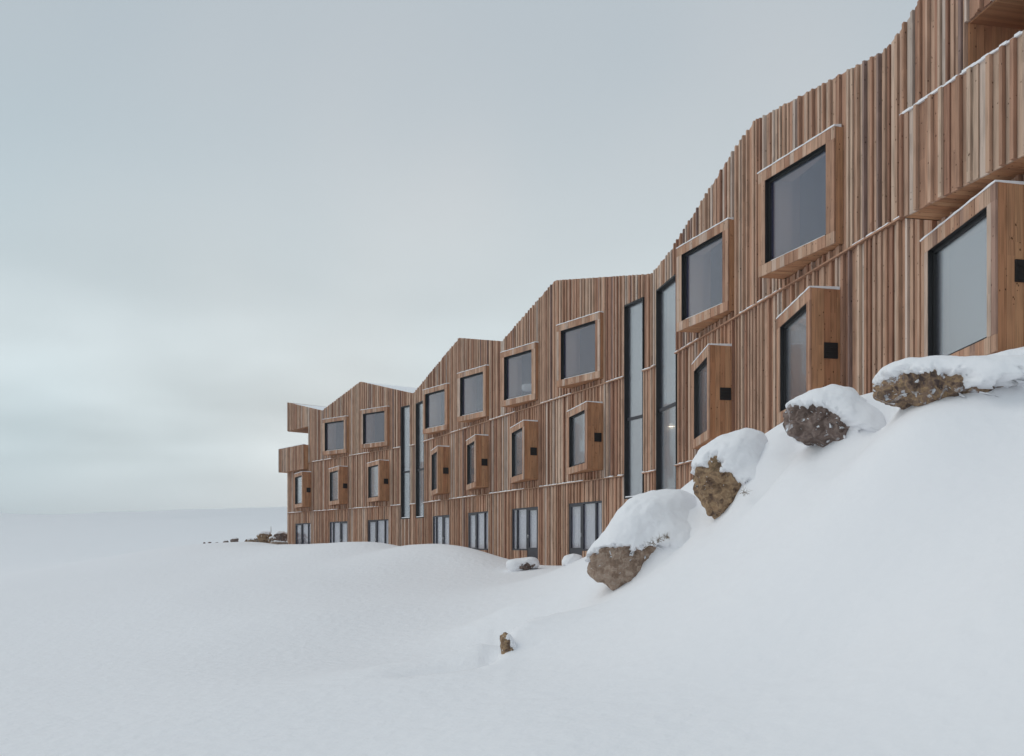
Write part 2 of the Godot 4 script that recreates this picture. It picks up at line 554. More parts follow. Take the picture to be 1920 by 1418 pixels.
# A box that stands out of the wall, deeper at one end, with a picture window in its front
func window_box(w: int, s0: float, s1: float, h0: float, h1: float, d0: float, d1: float, upper: bool, detailed: bool, label := "") -> Node3D:
	var box := Node3D.new()
	box.name = "window_box"
	hotel.add_child(box, true)
	if label: box.set_meta("label", label)
	var L := Vector2(s0, d0)
	var R := Vector2(s1, d1)
	var along := (R - L).normalized()
	var length := (R - L).length()
	var inw := Vector2(along.y, -along.x)       # into the building, in (s, d)
	var m := 0.215
	var front := func(u: float, back: float) -> Vector2: return L + along * u + inw * back
	# casing: four slabs from behind the front boards to the wall
	var core := MeshBits.new()
	var fl: Vector2 = front.call(0.022, 0.03)
	var fr: Vector2 = front.call(length - 0.022, 0.03)
	var bl := Vector2(s0 + 0.022, -0.02)
	var br := Vector2(s1 - 0.022, -0.02)
	plan_block(core, w, [fl, fr, br, bl], h1 - m + 0.025, h1 - 0.01)
	plan_block(core, w, [fl, fr, br, bl], h0 + 0.022, h0 + m - 0.025)
	var fl2: Vector2 = front.call(m - 0.025, 0.03)
	var fr2: Vector2 = front.call(length - m + 0.025, 0.03)
	plan_block(core, w, [fl, fl2, Vector2(s0 + m - 0.025, -0.02), bl], h0 + m - 0.024, h1 - m + 0.024)
	plan_block(core, w, [fr2, fr, br, Vector2(s1 - m + 0.025, -0.02)], h0 + m - 0.024, h1 - m + 0.024)
	put("casing", core, M.core, box)
	var joined := MeshBits.new()
	var planks := []
	# front: short upright planks above and below the glass, long ones beside it
	var u := 0.0
	while u < length - 0.01:
		var step := rng.randf_range(0.1, 0.165)
		if length - u - step < 0.06: step = length - u
		for e in 2:
			var lo := h0 if e == 0 else h1 - m
			var hi := h0 + m if e == 0 else h1
			if u < m - 0.02 and u + step > m + 0.02 or u < length - m - 0.02 and u + step > length - m + 0.02:
				pass
			var out := rng.randf_range(-0.004, 0.004)
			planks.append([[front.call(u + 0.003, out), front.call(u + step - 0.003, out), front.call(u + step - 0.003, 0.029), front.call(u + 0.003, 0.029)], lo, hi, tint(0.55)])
		u += step
	for e in 2:
		var n := 2
		for k in n:
			var a := (0.0 if e == 0 else length - m) + m * k / n
			var out := rng.randf_range(-0.004, 0.004)
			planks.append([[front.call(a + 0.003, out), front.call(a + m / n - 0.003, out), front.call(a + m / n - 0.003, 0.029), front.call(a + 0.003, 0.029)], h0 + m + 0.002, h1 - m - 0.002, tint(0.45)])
	# sides: upright planks
	for e in 2:
		var dep: float = (d0 if e == 0 else d1) - 0.035
		var n := maxi(1, roundi(dep / 0.115))
		var s: float = s0 if e == 0 else s1
		var inn: float = s0 + 0.021 if e == 0 else s1 - 0.021
		for k in n:
			var a := dep * k / n + 0.002
			var b := dep * (k + 1) / n - 0.002
			var out := rng.randf_range(0.0, 0.004) * (1.0 if e else -1.0)
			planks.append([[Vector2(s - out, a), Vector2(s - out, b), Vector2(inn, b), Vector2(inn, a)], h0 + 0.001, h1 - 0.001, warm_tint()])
	# underside: planks from the wall to the front
	var under := []
	u = 0.0
	while u < length - 0.01:
		var step := rng.randf_range(0.11, 0.15)
		if length - u - step < 0.06: step = length - u
		var q0 := (u + 0.004) / length
		var q1 := (u + step - 0.004) / length
		var a: Vector2 = front.call(u + 0.004, 0.031)
		var c: Vector2 = front.call(u + step - 0.004, 0.031)
		under.append([Vector2(lerpf(s0, s1, q0), 0.005), Vector2(lerpf(s0, s1, q1), 0.005), c, a])
		u += step
	for p in planks:
		var b := MeshBits.new() if detailed else joined
		plan_block(b, w, p[0], p[1], p[2], p[3], grain())
		if detailed: put("plank", b, M.wood, box)
	for p in under:
		var b := MeshBits.new() if detailed else joined
		var lo := h0 + 0.002 + rng.randf_range(0.0, 0.004)
		b.block([at(w, p[0].x, lo, p[0].y), at(w, p[1].x, lo, p[1].y), at(w, p[1].x, lo + 0.019, p[1].y), at(w, p[0].x, lo + 0.019, p[0].y)],
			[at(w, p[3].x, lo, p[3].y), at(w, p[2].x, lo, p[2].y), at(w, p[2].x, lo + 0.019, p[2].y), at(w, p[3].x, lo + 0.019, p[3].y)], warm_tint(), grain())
		if detailed: put("plank", b, M.wood, box)
	if not detailed:
		var o := put("planking", joined, M.wood, box)
		o.set_meta("kind", "stuff")
	# black lining of the opening and the frame of the glass
	var deep := 0.11
	var lin := MeshBits.new()
	var ring := func(b: MeshBits, inset: float, wide: float, back0: float, back1: float) -> void:
		var a0 := m + inset
		var a1 := length - m - inset
		var g0 := h0 + m + inset
		var g1 := h1 - m - inset
		for q in [[a0, a0 + wide, g0, g1], [a1 - wide, a1, g0, g1], [a0 + wide, a1 - wide, g0, g0 + wide], [a0 + wide, a1 - wide, g1 - wide, g1]]:
			plan_block(b, w, [front.call(q[0], back0), front.call(q[1], back0), front.call(q[1], back1), front.call(q[0], back1)], q[2], q[3])
	ring.call(lin, -0.022, 0.026, 0.012, deep + 0.12)
	put("reveal", lin, M.black, box)
	var fra := MeshBits.new()
	ring.call(fra, 0.0045, 0.05, deep - 0.03, deep + 0.06)
	put("window_frame", fra, M.black, box)
	var pane := MeshBits.new()
	var c0: Vector2 = front.call(m + 0.045, deep)
	var c1: Vector2 = front.call(length - m - 0.045, deep)
	var into: Vector3 = (at(w, c0.x + inw.x, 0, c0.y + inw.y + 9.0) - at(w, c0.x, 0, c0.y + 9.0)).normalized()
	glass_sheet(pane, [at(w, c0.x, h0 + m + 0.05, c0.y), at(w, c1.x, h0 + m + 0.05, c1.y), at(w, c1.x, h1 - m - 0.05, c1.y), at(w, c0.x, h1 - m - 0.05, c0.y)], into, 2)
	var pn := put("pane", pane, M.glass, box)
	var o3 := -into * 0.004
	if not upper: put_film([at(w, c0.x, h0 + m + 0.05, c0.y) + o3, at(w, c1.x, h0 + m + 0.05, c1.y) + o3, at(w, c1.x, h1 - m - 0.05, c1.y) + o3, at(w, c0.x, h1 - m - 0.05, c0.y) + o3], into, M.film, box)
	# snow on the top, and a thin line of it on the sill
	var white := MeshBits.new()
	var n := 14
	for k in n:
		var a: Vector2 = front.call(length * k / n - (0.012 if k == 0 else 0.0), -0.012)
		var c: Vector2 = front.call(length * (k + 1) / n + (0.012 if k == n - 1 else 0.0), -0.012)
		var t0 := 0.024 + 0.006 * sin(k * 2.1 + s0 * 3.0)
		var t1 := 0.024 + 0.006 * sin((k + 1) * 2.1 + s0 * 3.0)
		var ba := Vector2(lerpf(s0, s1, float(k) / n), 0.06)
		var bc := Vector2(lerpf(s0, s1, float(k + 1) / n), 0.06)
		white.block([at(w, ba.x, h1 - 0.01, ba.y), at(w, bc.x, h1 - 0.01, bc.y), at(w, c.x, h1 + 0.001, c.y), at(w, a.x, h1 + 0.001, a.y)],
			[at(w, ba.x, h1 + t0 + 0.02, ba.y), at(w, bc.x, h1 + t1 + 0.02, bc.y), at(w, c.x, h1 + t1, c.y), at(w, a.x, h1 + t0, a.y)])
	put("snow_cap", white, M.snow, box)
	if upper:
		var sill := MeshBits.new()
		var e0: Vector2 = front.call(m + 0.15, 0.03)
		var e1: Vector2 = front.call(length - m - 0.06, 0.03)
		var e2: Vector2 = front.call(length - m - 0.06, deep - 0.032)
		var e3: Vector2 = front.call(m + 0.15, deep - 0.032)
		plan_block(sill, w, [e0, e1, e2, e3], h0 + m + 0.004, h0 + m + 0.026)
		put("sill_snow", sill, M.snow, box)
	else:
		# ventilation grille on the deep side
		var v := MeshBits.new()
		var hm := h0 + 1.02
		plan_block(v, w, [Vector2(s1, 0.11), Vector2(s1, 0.37), Vector2(s1 + 0.02, 0.37), Vector2(s1 + 0.02, 0.11)], hm - 0.14, hm + 0.14)
		var g := put("vent_grille", v, M.black, box)
		var l := MeshBits.new()
		for k in 3:
			plan_block(l, w, [Vector2(s1 + 0.02, 0.14), Vector2(s1 + 0.02, 0.34), Vector2(s1 + 0.03, 0.34), Vector2(s1 + 0.026, 0.14)], hm - 0.1 + k * 0.075, hm - 0.06 + k * 0.075)
		put("louvre", l, M.black, g)
	return box

func tall_window(w: int, q: Array) -> void:
	var o := Node3D.new()
	o.name = "tall_window"
	hotel.add_child(o, true)
	var lin := MeshBits.new()
	var s0: float = q[0]
	var s1: float = q[1]
	var h0: float = q[2]
	var h1: float = q[3]
	for r in [[s0 + 0.002, s0 + 0.034, h0, h1], [s1 - 0.034, s1 - 0.002, h0, h1], [s0 + 0.034, s1 - 0.034, h1 - 0.05, h1 - 0.002], [s0 + 0.034, s1 - 0.034, h0 + 0.002, h0 + 0.05]]:
		bar(lin, w, r[0], r[1], r[2], r[3], -0.26, 0.06)
	put("reveal", lin, M.black, o)
	var mul := MeshBits.new()
	bar(mul, w, s0 + 0.034, s1 - 0.034, 3.84, 3.93, -0.12, -0.02)
	put("transom", mul, M.frame, o)
	for k in 2:
		var p := MeshBits.new()
		var a: float = h0 + 0.05 if k == 0 else 3.93
		var b: float = 3.84 if k == 0 else h1 - 0.05
		var into := Vector3(-wing_out[w].x, 0, wing_out[w].y)
		glass_sheet(p, [at(w, s0 + 0.034, a, -0.055), at(w, s1 - 0.034, a, -0.055), at(w, s1 - 0.034, b, -0.055), at(w, s0 + 0.034, b, -0.055)], into, 2)
		put("pane", p, M.glass, o)
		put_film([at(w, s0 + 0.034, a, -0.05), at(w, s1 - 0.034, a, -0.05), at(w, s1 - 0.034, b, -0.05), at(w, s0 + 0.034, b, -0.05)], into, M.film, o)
	var sill := MeshBits.new()
	bar(sill, w, s0 + 0.06, s1 - 0.06, h0 + 0.05, h0 + 0.085, -0.045, 0.055)
	put("sill_snow", sill, M.snow, o)

func terrace_door(w: int, d: Dictionary) -> void:
	var o := Node3D.new()
	o.name = "terrace_door"
	hotel.add_child(o, true)
	var into := Vector3(-wing_out[w].x, 0, wing_out[w].y)
	var top := 1.488
	var sill := -0.118
	var leaf0: float = d.leaf0
	var leaf1: float = d.leaf1
	# window beside the leaf: a wide and a narrow light
	var a: float = leaf1 if d.first else d.s0
	var b: float = d.s1 if d.first else leaf0
	var post: float = b - 0.42 if d.first else a + 0.42
	var fr := MeshBits.new()
	var e0 := -0.05
	var e1 := 0.03
	for r in [[a + 0.002, a + 0.06, sill, top], [b - 0.06, b - 0.002, sill, top], [post - 0.04, post + 0.04, sill + 0.06, top - 0.06], [a + 0.06, b - 0.06, sill, sill + 0.06], [a + 0.06, b - 0.06, top - 0.06, top]]:
		bar(fr, w, r[0], r[1], r[2], r[3], e0, e1)
	put("window_frame", fr, M.frame, o)
	for r in [[a + 0.06, post - 0.04], [post + 0.04, b - 0.06]]:
		var p := MeshBits.new()
		glass_sheet(p, [at(w, r[0], sill + 0.06, -0.005), at(w, r[1], sill + 0.06, -0.005), at(w, r[1], top - 0.06, -0.005), at(w, r[0], top - 0.06, -0.005)], into, 2)
		put("pane", p, M.glass, o)
	var lf := MeshBits.new()
	for r in [[leaf0 + 0.002, leaf0 + 0.12, LEVEL0, top], [leaf1 - 0.12, leaf1 - 0.002, LEVEL0, top], [leaf0 + 0.12, leaf1 - 0.12, top - 0.12, top], [leaf0 + 0.12, leaf1 - 0.12, LEVEL0, sill + 0.1]]:
		bar(lf, w, r[0], r[1], r[2], r[3], -0.05, 0.022)
	var leaf := put("door_leaf", lf, M.frame, o)
	var p := MeshBits.new()
	glass_sheet(p, [at(w, leaf0 + 0.12, sill + 0.1, -0.005), at(w, leaf1 - 0.12, sill + 0.1, -0.005), at(w, leaf1 - 0.12, top - 0.12, -0.005), at(w, leaf0 + 0.12, top - 0.12, -0.005)], into, 2)
	put("pane", p, M.glass, leaf)
	var hd := MeshBits.new()
	var hs: float = leaf1 - 0.07 if d.first else leaf0 + 0.07
	bar(hd, w, hs - 0.015, hs + 0.015, 0.34, 0.48, 0.022, 0.035)
	bar(hd, w, hs - 0.1 if d.first else hs, hs if d.first else hs + 0.1, 0.42, 0.44, 0.035, 0.065)
	put("handle", hd, M.handle, leaf)
	# curtain behind the glass
	if rng.randf() < 2.0:
		var c := curtain(w, d.s0 + 0.06, d.s1 - 0.06, LEVEL0, top - 0.03, -0.12, -0.12)
		tag(c, "white curtain hanging behind the glass of a ground-floor terrace door", "curtain", "curtains behind the terrace doors")

func curtain(w: int, s0: float, s1: float, h0: float, h1: float, d: float, d1: float) -> MeshInstance3D:
	var b := MeshBits.new()
	var n := 60
	var ph := rng.randf() * 6.0
	var pt := func(k: int, h: float) -> Vector3:
		var s := lerpf(s0, s1, float(k) / n)
		return at(w, s, h, lerpf(d, d1, float(k) / n) + 0.03 * sin(s * 38.0 + ph) + 0.015 * sin(s * 17.0 + ph * 2.0))
	for k in n:
		var p0: Vector3 = pt.call(k, h0)
		var p1: Vector3 = pt.call(k + 1, h0)
		var p2: Vector3 = pt.call(k + 1, h1)
		var p3: Vector3 = pt.call(k, h1)
		b.quad([p0, p1, p2, p3], [Vector2.ZERO, Vector2.ZERO, Vector2.ZERO, Vector2.ZERO], p0 - Vector3(wing_out[w].x, 0, -wing_out[w].y) * 5.0, Color.WHITE)
	return put("curtain", b, M.cloth, self)

# ------------------------------------------------------------------ corner balconies
func balcony(w: int, s0: float, s1: float, d0: float, d1: float, h0: float, h1: float, inner: float, detailed: bool) -> void:
	var o := Node3D.new()
	o.name = "balcony"
	hotel.add_child(o, true)
	var end: float = wing_ends[w][0] if w == 0 else wing_ends[w][1]
	var out := -1.0 if w == 0 else 1.0
	var L := Vector2(s0, d0)
	var R := Vector2(s1, d1)
	var along := (R - L).normalized()
	var length := (R - L).length()
	var inw := Vector2(along.y, -along.x)
	var core := MeshBits.new()
	var front := func(u: float, back: float) -> Vector2: return L + along * u + inw * back
	plan_block(core, w, [front.call(0.03, 0.03), front.call(length - 0.03, 0.03), front.call(length - 0.03, 0.16), front.call(0.03, 0.16)], h0 + 0.02, h1 - 0.02)
	# floor of the balcony and the two sides
	plan_block(core, w, [front.call(0.03, 0.16), front.call(length - 0.03, 0.16), Vector2(s1 - 0.03, -1.7), Vector2(s0 + 0.03, -1.7)], h0 + 0.02, h0 + 0.22)
	for e in 2:
		var s: float = s0 + 0.03 if e == 0 else s1 - 0.15
		var back: float = 0.02 if (e == 0) == (w == 2) else -1.65
		plan_block(core, w, [Vector2(s, back), Vector2(s + 0.12, back), front.call(0.15 if e == 0 else length - 0.03, 0.16), front.call(0.03 if e == 0 else length - 0.15, 0.16)], h0 + 0.22, h1 - 0.02)
	put("parapet", core, M.core, o)
	var joined := MeshBits.new()
	var u := 0.0
	var k := 0
	while u < length - 0.01:
		k = (k + rng.randi_range(1, 2)) % 3
		var step: float = [rng.randf_range(0.11, 0.16), rng.randf_range(0.05, 0.075), rng.randf_range(0.085, 0.12)][k]
		if length - u - step < 0.05: step = length - u
		var proud: float = [0.0, 0.055, 0.022][k]
		var b := MeshBits.new() if detailed else joined
		plan_block(b, w, [front.call(u + 0.003, -proud), front.call(u + step - 0.004, -proud), front.call(u + step - 0.004, 0.029), front.call(u + 0.003, 0.029)], h0, h1, tint(0.15), grain())
		if detailed: put("cladding_board", b, M.wood, o)
		u += step
	for e in 2:
		var s: float = s0 if e == 0 else s1
		var inn: float = s0 + 0.028 if e == 0 else s1 - 0.028
		var d: float = (d0 if e == 0 else d1) - 0.035
		var last: float = 0.0 if (e == 0) == (w == 2) else -1.65
		while d > last + 0.03:
			var step := minf(rng.randf_range(0.09, 0.14), d - last)
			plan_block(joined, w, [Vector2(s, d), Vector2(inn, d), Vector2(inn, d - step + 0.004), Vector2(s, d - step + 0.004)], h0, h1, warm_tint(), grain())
			d -= step
	# underside planks
	u = 0.0
	while u < length - 0.01:
		var step := minf(0.13, length - u)
		var a: Vector2 = front.call(u + 0.004, 0.031)
		var c: Vector2 = front.call(u + step - 0.004, 0.031)
		joined.block([at(w, a.x, h0, a.y), at(w, c.x, h0, c.y), at(w, c.x, h0 + 0.018, c.y), at(w, a.x, h0 + 0.018, a.y)],
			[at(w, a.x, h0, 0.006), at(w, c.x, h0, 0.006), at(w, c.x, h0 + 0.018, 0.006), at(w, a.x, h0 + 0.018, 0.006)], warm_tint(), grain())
		u += step
	# the recess behind: side wall, back wall and ceiling
	var d := -0.005
	while d > -1.65:
		var step := minf(rng.randf_range(0.1, 0.15), d + 1.65)
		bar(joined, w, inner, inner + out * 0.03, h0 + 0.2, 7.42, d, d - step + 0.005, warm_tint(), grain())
		d -= step + 0.001
		if step < 0.02: break
	var s := inner
	while (s < end) if out > 0 else (s > end):
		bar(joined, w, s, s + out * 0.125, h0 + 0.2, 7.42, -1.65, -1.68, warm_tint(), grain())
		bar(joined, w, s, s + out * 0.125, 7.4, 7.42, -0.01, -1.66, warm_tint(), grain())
		s += out * 0.13
	var pl := put("planking", joined, M.wood, o)
	pl.set_meta("kind", "stuff")
	var core2 := MeshBits.new()
	bar(core2, w, inner - out * 0.1, inner, h0 + 0.1, 8.0, -0.28, -1.7)
	bar(core2, w, inner, end, h0 + 0.1, 8.0, -1.69, -1.85)
	bar(core2, w, inner, end, 7.43, 7.6, -0.285, -1.69)
	put("recess", core2, M.core, o)
	var white := MeshBits.new()
	u = -0.03
	while u < length + 0.02:
		var step := rng.randf_range(0.06, 0.13)
		var t := rng.randf_range(0.022, 0.042)
		plan_block(white, w, [front.call(u, -0.03 - 0.5 * (t - 0.03)), front.call(u + step, -0.03 - 0.5 * (t - 0.03)), front.call(u + step, 0.15), front.call(u, 0.15)], h1, h1 + t)
		u += step
	put("snow_cap", white, M.snow, o)

# ------------------------------------------------------------------ boulders
# outline: the whole boulder with its snow, seen from the path; bare: where the stone shows. Both in pixels, turned into metres at distance z.
func boulder(label: String, z: float, thick: float, outline: Array, bare: Array, mat: Material, sd: int, group := "", cap := 0.1, detail := 1.0) -> Node3D:
	var mid := Vector2.ZERO
	for p in outline: mid += p
	mid /= outline.size()
	var k := z / F
	var centre := ray_point(mid.x, mid.y, z)
	var right := Vector3(-centre.z, 0, centre.x).normalized()
	if right.x < 0: right = -right
	var toward := Vector3(-centre.x, 0, -centre.z).normalized()
	var ring := []
	for p in outline:
		ring.append(Vector2(p.x - mid.x, mid.y - p.y) * k)
	var bare_m := PackedVector2Array()
	for p in bare:
		bare_m.append(Vector2(p.x - mid.x, mid.y - p.y) * k)
	# radius by angle
	var table := PackedFloat32Array()
	var steps := 180
	for i in steps:
		var dir := Vector2.from_angle(TAU * i / steps)
		var best := 0.02
		for j in ring.size():
			var hit = Geometry2D.segment_intersects_segment(Vector2.ZERO, dir * 50.0, ring[j], ring[(j + 1) % ring.size()])
			if hit != null:
				best = maxf(best, hit.length())
		table.append(best)
	var smooth := PackedFloat32Array()
	for i in steps:
		var t := 0.0
		for j in range(-4, 5):
			t += table[(i + j + steps) % steps]
		smooth.append(t / 9.0)
	var lump := noise(1.6 / maxf(thick, 0.2), 3, sd)
	var crag := noise(1.5 / maxf(thick, 0.2), 4, sd + 1)
	crag.noise_type = FastNoiseLite.TYPE_CELLULAR
	crag.cellular_return_type = FastNoiseLite.RETURN_DISTANCE2_SUB
	crag.fractal_octaves = 4
	crag.fractal_gain = 0.45
	var edge := noise(9.0, 4, sd + 2)
	var o := Node3D.new()
	o.name = numbered("boulder")
	add_child(o)
	o.position = centre
	tag(o, label, "boulder", group)
	var leeward := 0.06 if detail > 0.9 else 0.0
	var na := int(150 * detail)
	var nr := int(110 * detail)
	var patch := noise(5.0 / maxf(thick, 0.15), 3, sd + 3)
	for layer in 2:
		var pts := PackedVector3Array()
		for r in nr + 1:
			var th := PI * r / nr
			for a in na + 1:
				var ph := TAU * (a % na) / na
				var dir := Vector3(cos(ph) * sin(th), sin(ph) * sin(th), cos(th))
				var fi := ph / TAU * steps
				var i0 := int(fi) % steps
				var r2 := lerpf(smooth[i0], smooth[(i0 + 1) % steps], fi - floorf(fi))
				var rho := sqrt(dir.x * dir.x + dir.y * dir.y)
				var rad := pow(pow(rho / r2, 2.5) + pow(absf(dir.z) / thick, 2.5), -0.4)
				var p := dir * rad
				var sz := minf(thick, r2)
				var l := lump.get_noise_3dv(p) * sz
				# distance inside (-) or outside (+) the bare patch
				var q := Vector2(p.x, p.y)
				var sdist := 1e9
				for j in bare_m.size():
					var c := Geometry2D.get_closest_point_to_segment(q, bare_m[j], bare_m[(j + 1) % bare_m.size()])
					sdist = minf(sdist, c.distance_to(q))
				if bare_m.size() and Geometry2D.is_point_in_polygon(q, bare_m):
					sdist = -sdist
				if dir.z < -0.6:
					sdist = maxf(sdist, 0.1)
				sdist += edge.get_noise_3dv(p) * 0.085
				if patch.get_noise_3dv(p) > 0.42: sdist = maxf(sdist, 0.035)
				var lee := leeward * sz * smoothstep(0.1, 0.85, dir.x)
				if layer == 0:
					var facet := crag.get_noise_3dv(p * Vector3(1.0, 1.5, 1.0)) + 0.4
					rad = rad - cap * 0.5 + 0.2 * l + facet * sz * 0.16 - (cap + 0.1 * sz + lee) * smoothstep(0.03, 0.12, sdist)
				else:
					var cover := smoothstep(-0.05, 0.09, sdist)
					rad = rad - cap * 1.2 - 0.2 * sz + (cap * 1.2 + 0.2 * sz - lee) * cover + 0.07 * l * cover
					if leeward > 0.0: rad *= 1.0 + 0.6 * cover * smoothstep(0.1, 0.8, dir.x) * smoothstep(0.5, -0.35, dir.y)
				pts.append(right * (dir.x * rad) + Vector3.UP * (dir.y * rad) + toward * (dir.z * rad))
		var o2 := put("stone" if layer == 0 else "snow_cap", grid(pts, na, nr, layer == 0), mat if layer == 0 else M.snow, o)
		if layer == 1: o2.set_meta("label", "snow lying on the boulder")
	return o

# a closed net of points with smooth normals
func grid(pts: PackedVector3Array, na: int, nr: int, flat := false) -> MeshBits:
	var nor := PackedVector3Array()
	nor.resize(pts.size())
	var row := na + 1
	for r in nr:
		for a in na:
			var i := r * row + a
			var f := (pts[i + row] - pts[i]).cross(pts[i + 1] - pts[i]) + (pts[i + row + 1] - pts[i + row]).cross(pts[i + 1] - pts[i + row + 1])
			for j in [i, i + 1, i + row, i + row + 1]:
				nor[j] += f
	for r in nr + 1:
		var i := r * row
		var t := nor[i] + nor[i + na]
		nor[i] = t
		nor[i + na] = t
	var t0 := Vector3.ZERO
	var t1 := Vector3.ZERO
	for a in row:
		t0 += nor[a]
		t1 += nor[nr * row + a]
	for a in row:
		nor[a] = t0
		nor[nr * row + a] = t1
	var sgn := 0.0
	for i in range(0, pts.size(), 37):
		sgn += nor[i].normalized().dot(pts[i])
	sgn = 1.0 if sgn > 0 else -1.0
	var b := MeshBits.new()
	for r in nr:
		for a in na:
			var i := r * row + a
			for t in [[i, i + 1, i + row], [i + 1, i + row + 1, i + row]]:
				var x := [t[0], t[1], t[2]]
				if sgn > 0: x = [t[0], t[1], t[2]]
				else: x = [t[0], t[2], t[1]]
				if flat:
					var fn := (pts[x[2]] - pts[x[0]]).cross(pts[x[1]] - pts[x[0]]).normalized()
					if fn.dot(nor[x[0]] * sgn) < 0: fn = -fn
					fn = (fn + 0.6 * (nor[x[0]] * sgn).normalized()).normalized()
					b.tri(pts[x[0]], pts[x[1]], pts[x[2]], fn, fn, fn, Vector2.ZERO, Vector2.ZERO, Vector2.ZERO, Color.WHITE)
					continue
				b.tri(pts[x[0]], pts[x[1]], pts[x[2]], (nor[x[0]] * sgn).normalized(), (nor[x[1]] * sgn).normalized(), (nor[x[2]] * sgn).normalized(), Vector2.ZERO, Vector2.ZERO, Vector2.ZERO, Color.WHITE)
	return b

# ------------------------------------------------------------------ the snow field
var knots: Array[Vector3] = []      # ground points (x, height, depth)
var weight := PackedFloat64Array()
var kx := PackedFloat64Array()
var kz := PackedFloat64Array()
var swell := noise(0.09, 3, 51)
var ripple := noise(0.7, 3, 52)
var hill := noise(0.004, 4, 53)

func far_height(x: float, z: float) -> float:
	var r := sqrt(x * x + z * z)
	var rise := smoothstep(60.0, 480.0, r)
	var face := clampf(0.55 + 0.45 * z / maxf(r, 1.0), 0.0, 1.0)
	return -1.6 + (19.5 + 7.0 * hill.get_noise_2d(x, z)) * rise * face - 6.0 * smoothstep(560.0, 1000.0, r)

func solve_ground() -> void:
	var n := knots.size()
	var size := n + 3
	var a := []
	for i in size:
		var line := PackedFloat64Array()
		line.resize(size + 1)
		a.append(line)
	for i in n:
		kx.append(knots[i].x)
		kz.append(knots[i].z)
		for j in n:
			var q := (knots[i].x - knots[j].x) ** 2 + (knots[i].z - knots[j].z) ** 2
			a[i][j] = 0.5 * q * log(q) if q > 1e-9 else 0.25
		for k in 3:
			var t: float = [1.0, knots[i].x, knots[i].z][k]
			a[i][n + k] = t
			a[n + k][i] = t
		a[i][size] = knots[i].y
	for c in size:
		var p := c
		for r in range(c + 1, size):
			if absf(a[r][c]) > absf(a[p][c]): p = r
		var t = a[c]; a[c] = a[p]; a[p] = t
		var pivot: PackedFloat64Array = a[c]
		for r in range(c + 1, size):
			var line: PackedFloat64Array = a[r]
			var f := line[c] / pivot[c]
			if f == 0.0: continue
			for k in range(c, size + 1):
				line[k] -= f * pivot[k]
			a[r] = line
	weight.resize(size)
	for c in range(size - 1, -1, -1):
		var t: float = a[c][size]
		for k in range(c + 1, size):
			t -= a[c][k] * weight[k]
		weight[c] = t / a[c][c]

func near_height(x: float, z: float) -> float:
	var n := kx.size()
	var t := weight[n] + weight[n + 1] * x + weight[n + 2] * z
	for i in n:
		var dx := x - kx[i]
		var dz := z - kz[i]
		var q := dx * dx + dz * dz
		if q > 1e-9:
			t += weight[i] * 0.5 * q * log(q)
	return t

const DRIFTS := [[2.84, 13.75, 0.76], [3.92, 12.35, 1.66], [4.72, 11.05, 2.0], [5.4, 9.53, 1.99]]
const LIP := [-1.9, 10.95, -1.3, 10.78, -0.75, 10.75, -0.4, 10.85, -0.15, 11.25, 0.02, 11.95, 0.3, 12.5, 0.8, 12.8, 1.7, 12.7]

# how far off the lip of the drift runs, by x
func lip(x: float) -> float:
	for k in range(0, LIP.size() - 2, 2):
		if x <= LIP[k + 2] or k == LIP.size() - 4:
			var y0: float = LIP[maxi(k - 1, 1)]
			var y3: float = LIP[mini(k + 5, LIP.size() - 1)]
			return cubic_interpolate(LIP[k + 1], LIP[k + 3], y0, y3, clampf((x - LIP[k]) / (LIP[k + 2] - LIP[k]), 0.0, 1.0))
	return 12.0

func height(x: float, z: float) -> float:
	var r := sqrt(x * x + z * z)
	var h := 0.0
	if r > 120.0:
		h = far_height(x, z)
	else:
		h = near_height(x, z)
		var k := smoothstep(75.0, 115.0, r)
		if k > 0.0: h = lerpf(h, far_height(x, z), k)
	# drifts that lean against the big boulders: steep where the stone is bare, long on the lee side
	if r < 20.0:
		for q in DRIFTS:
			var u: float = x - q[0]
			var v: float = z - q[1]
			var lee := smoothstep(-0.15, 0.45, u)
			var d: float = q[2] - 0.6 * ((u / lerpf(0.62, 1.5, lee)) ** 2 + (v / (lerpf(0.42, 1.15, smoothstep(0.1, 0.7, u)) if v < 0.0 else 0.9)) ** 2)
			h = maxf(h, d) + maxf(0.4 - absf(h - d), 0.0) ** 2 / 1.6
		# the lip of the snowdrift and the wind-scooped hollow behind it
		if x > -1.9 and x < 1.7 and z > 9.0:
			var e := (z - lip(x)) / sqrt(1.0 + ((lip(x + 0.03) - lip(x - 0.03)) / 0.06) ** 2)
			e = maxf(e, z - 12.9)
			var ends := smoothstep(-1.9, -0.6, x) * smoothstep(1.7, 0.7, x)
			if e > 0.0:
				h -= 0.4 * ends * exp(-e / 1.1) * smoothstep(0.0, 0.3, e)
			else:
				h += 0.04 * ends * exp(e / 0.35) * smoothstep(0.0, 0.1, -e)
	h += 0.075 * swell.get_noise_2d(x, z) + 0.016 * ripple.get_noise_2d(x * 0.5 + z * 0.45, z * 1.3) * (0.4 + maxf(0.0, swell.get_noise_2d(z * 2.0, x * 2.0) + 0.4))
	# under the building the snow stops at the wall
	for w in 3:
		var q := wing_coords(w, Vector2(x, z))
		if q.y < -0.3 and q.y > -DEPTH and q.x > wing_ends[w][0] + 0.2 and q.x < wing_ends[w][1] - 0.2:
			h = minf(h, LEVEL0 - 0.4)
	return h

func pixel_knot(px: float, py: float, z: float) -> void:
	var p := ray_point(px, py, z)
	knots.append(Vector3(p.x, p.y, z))

func wall_knot(w: int, s: float, h: float, d := 0.0) -> void:
	var p := at(w, s, h, d)
	knots.append(Vector3(p.x, h, -p.z))

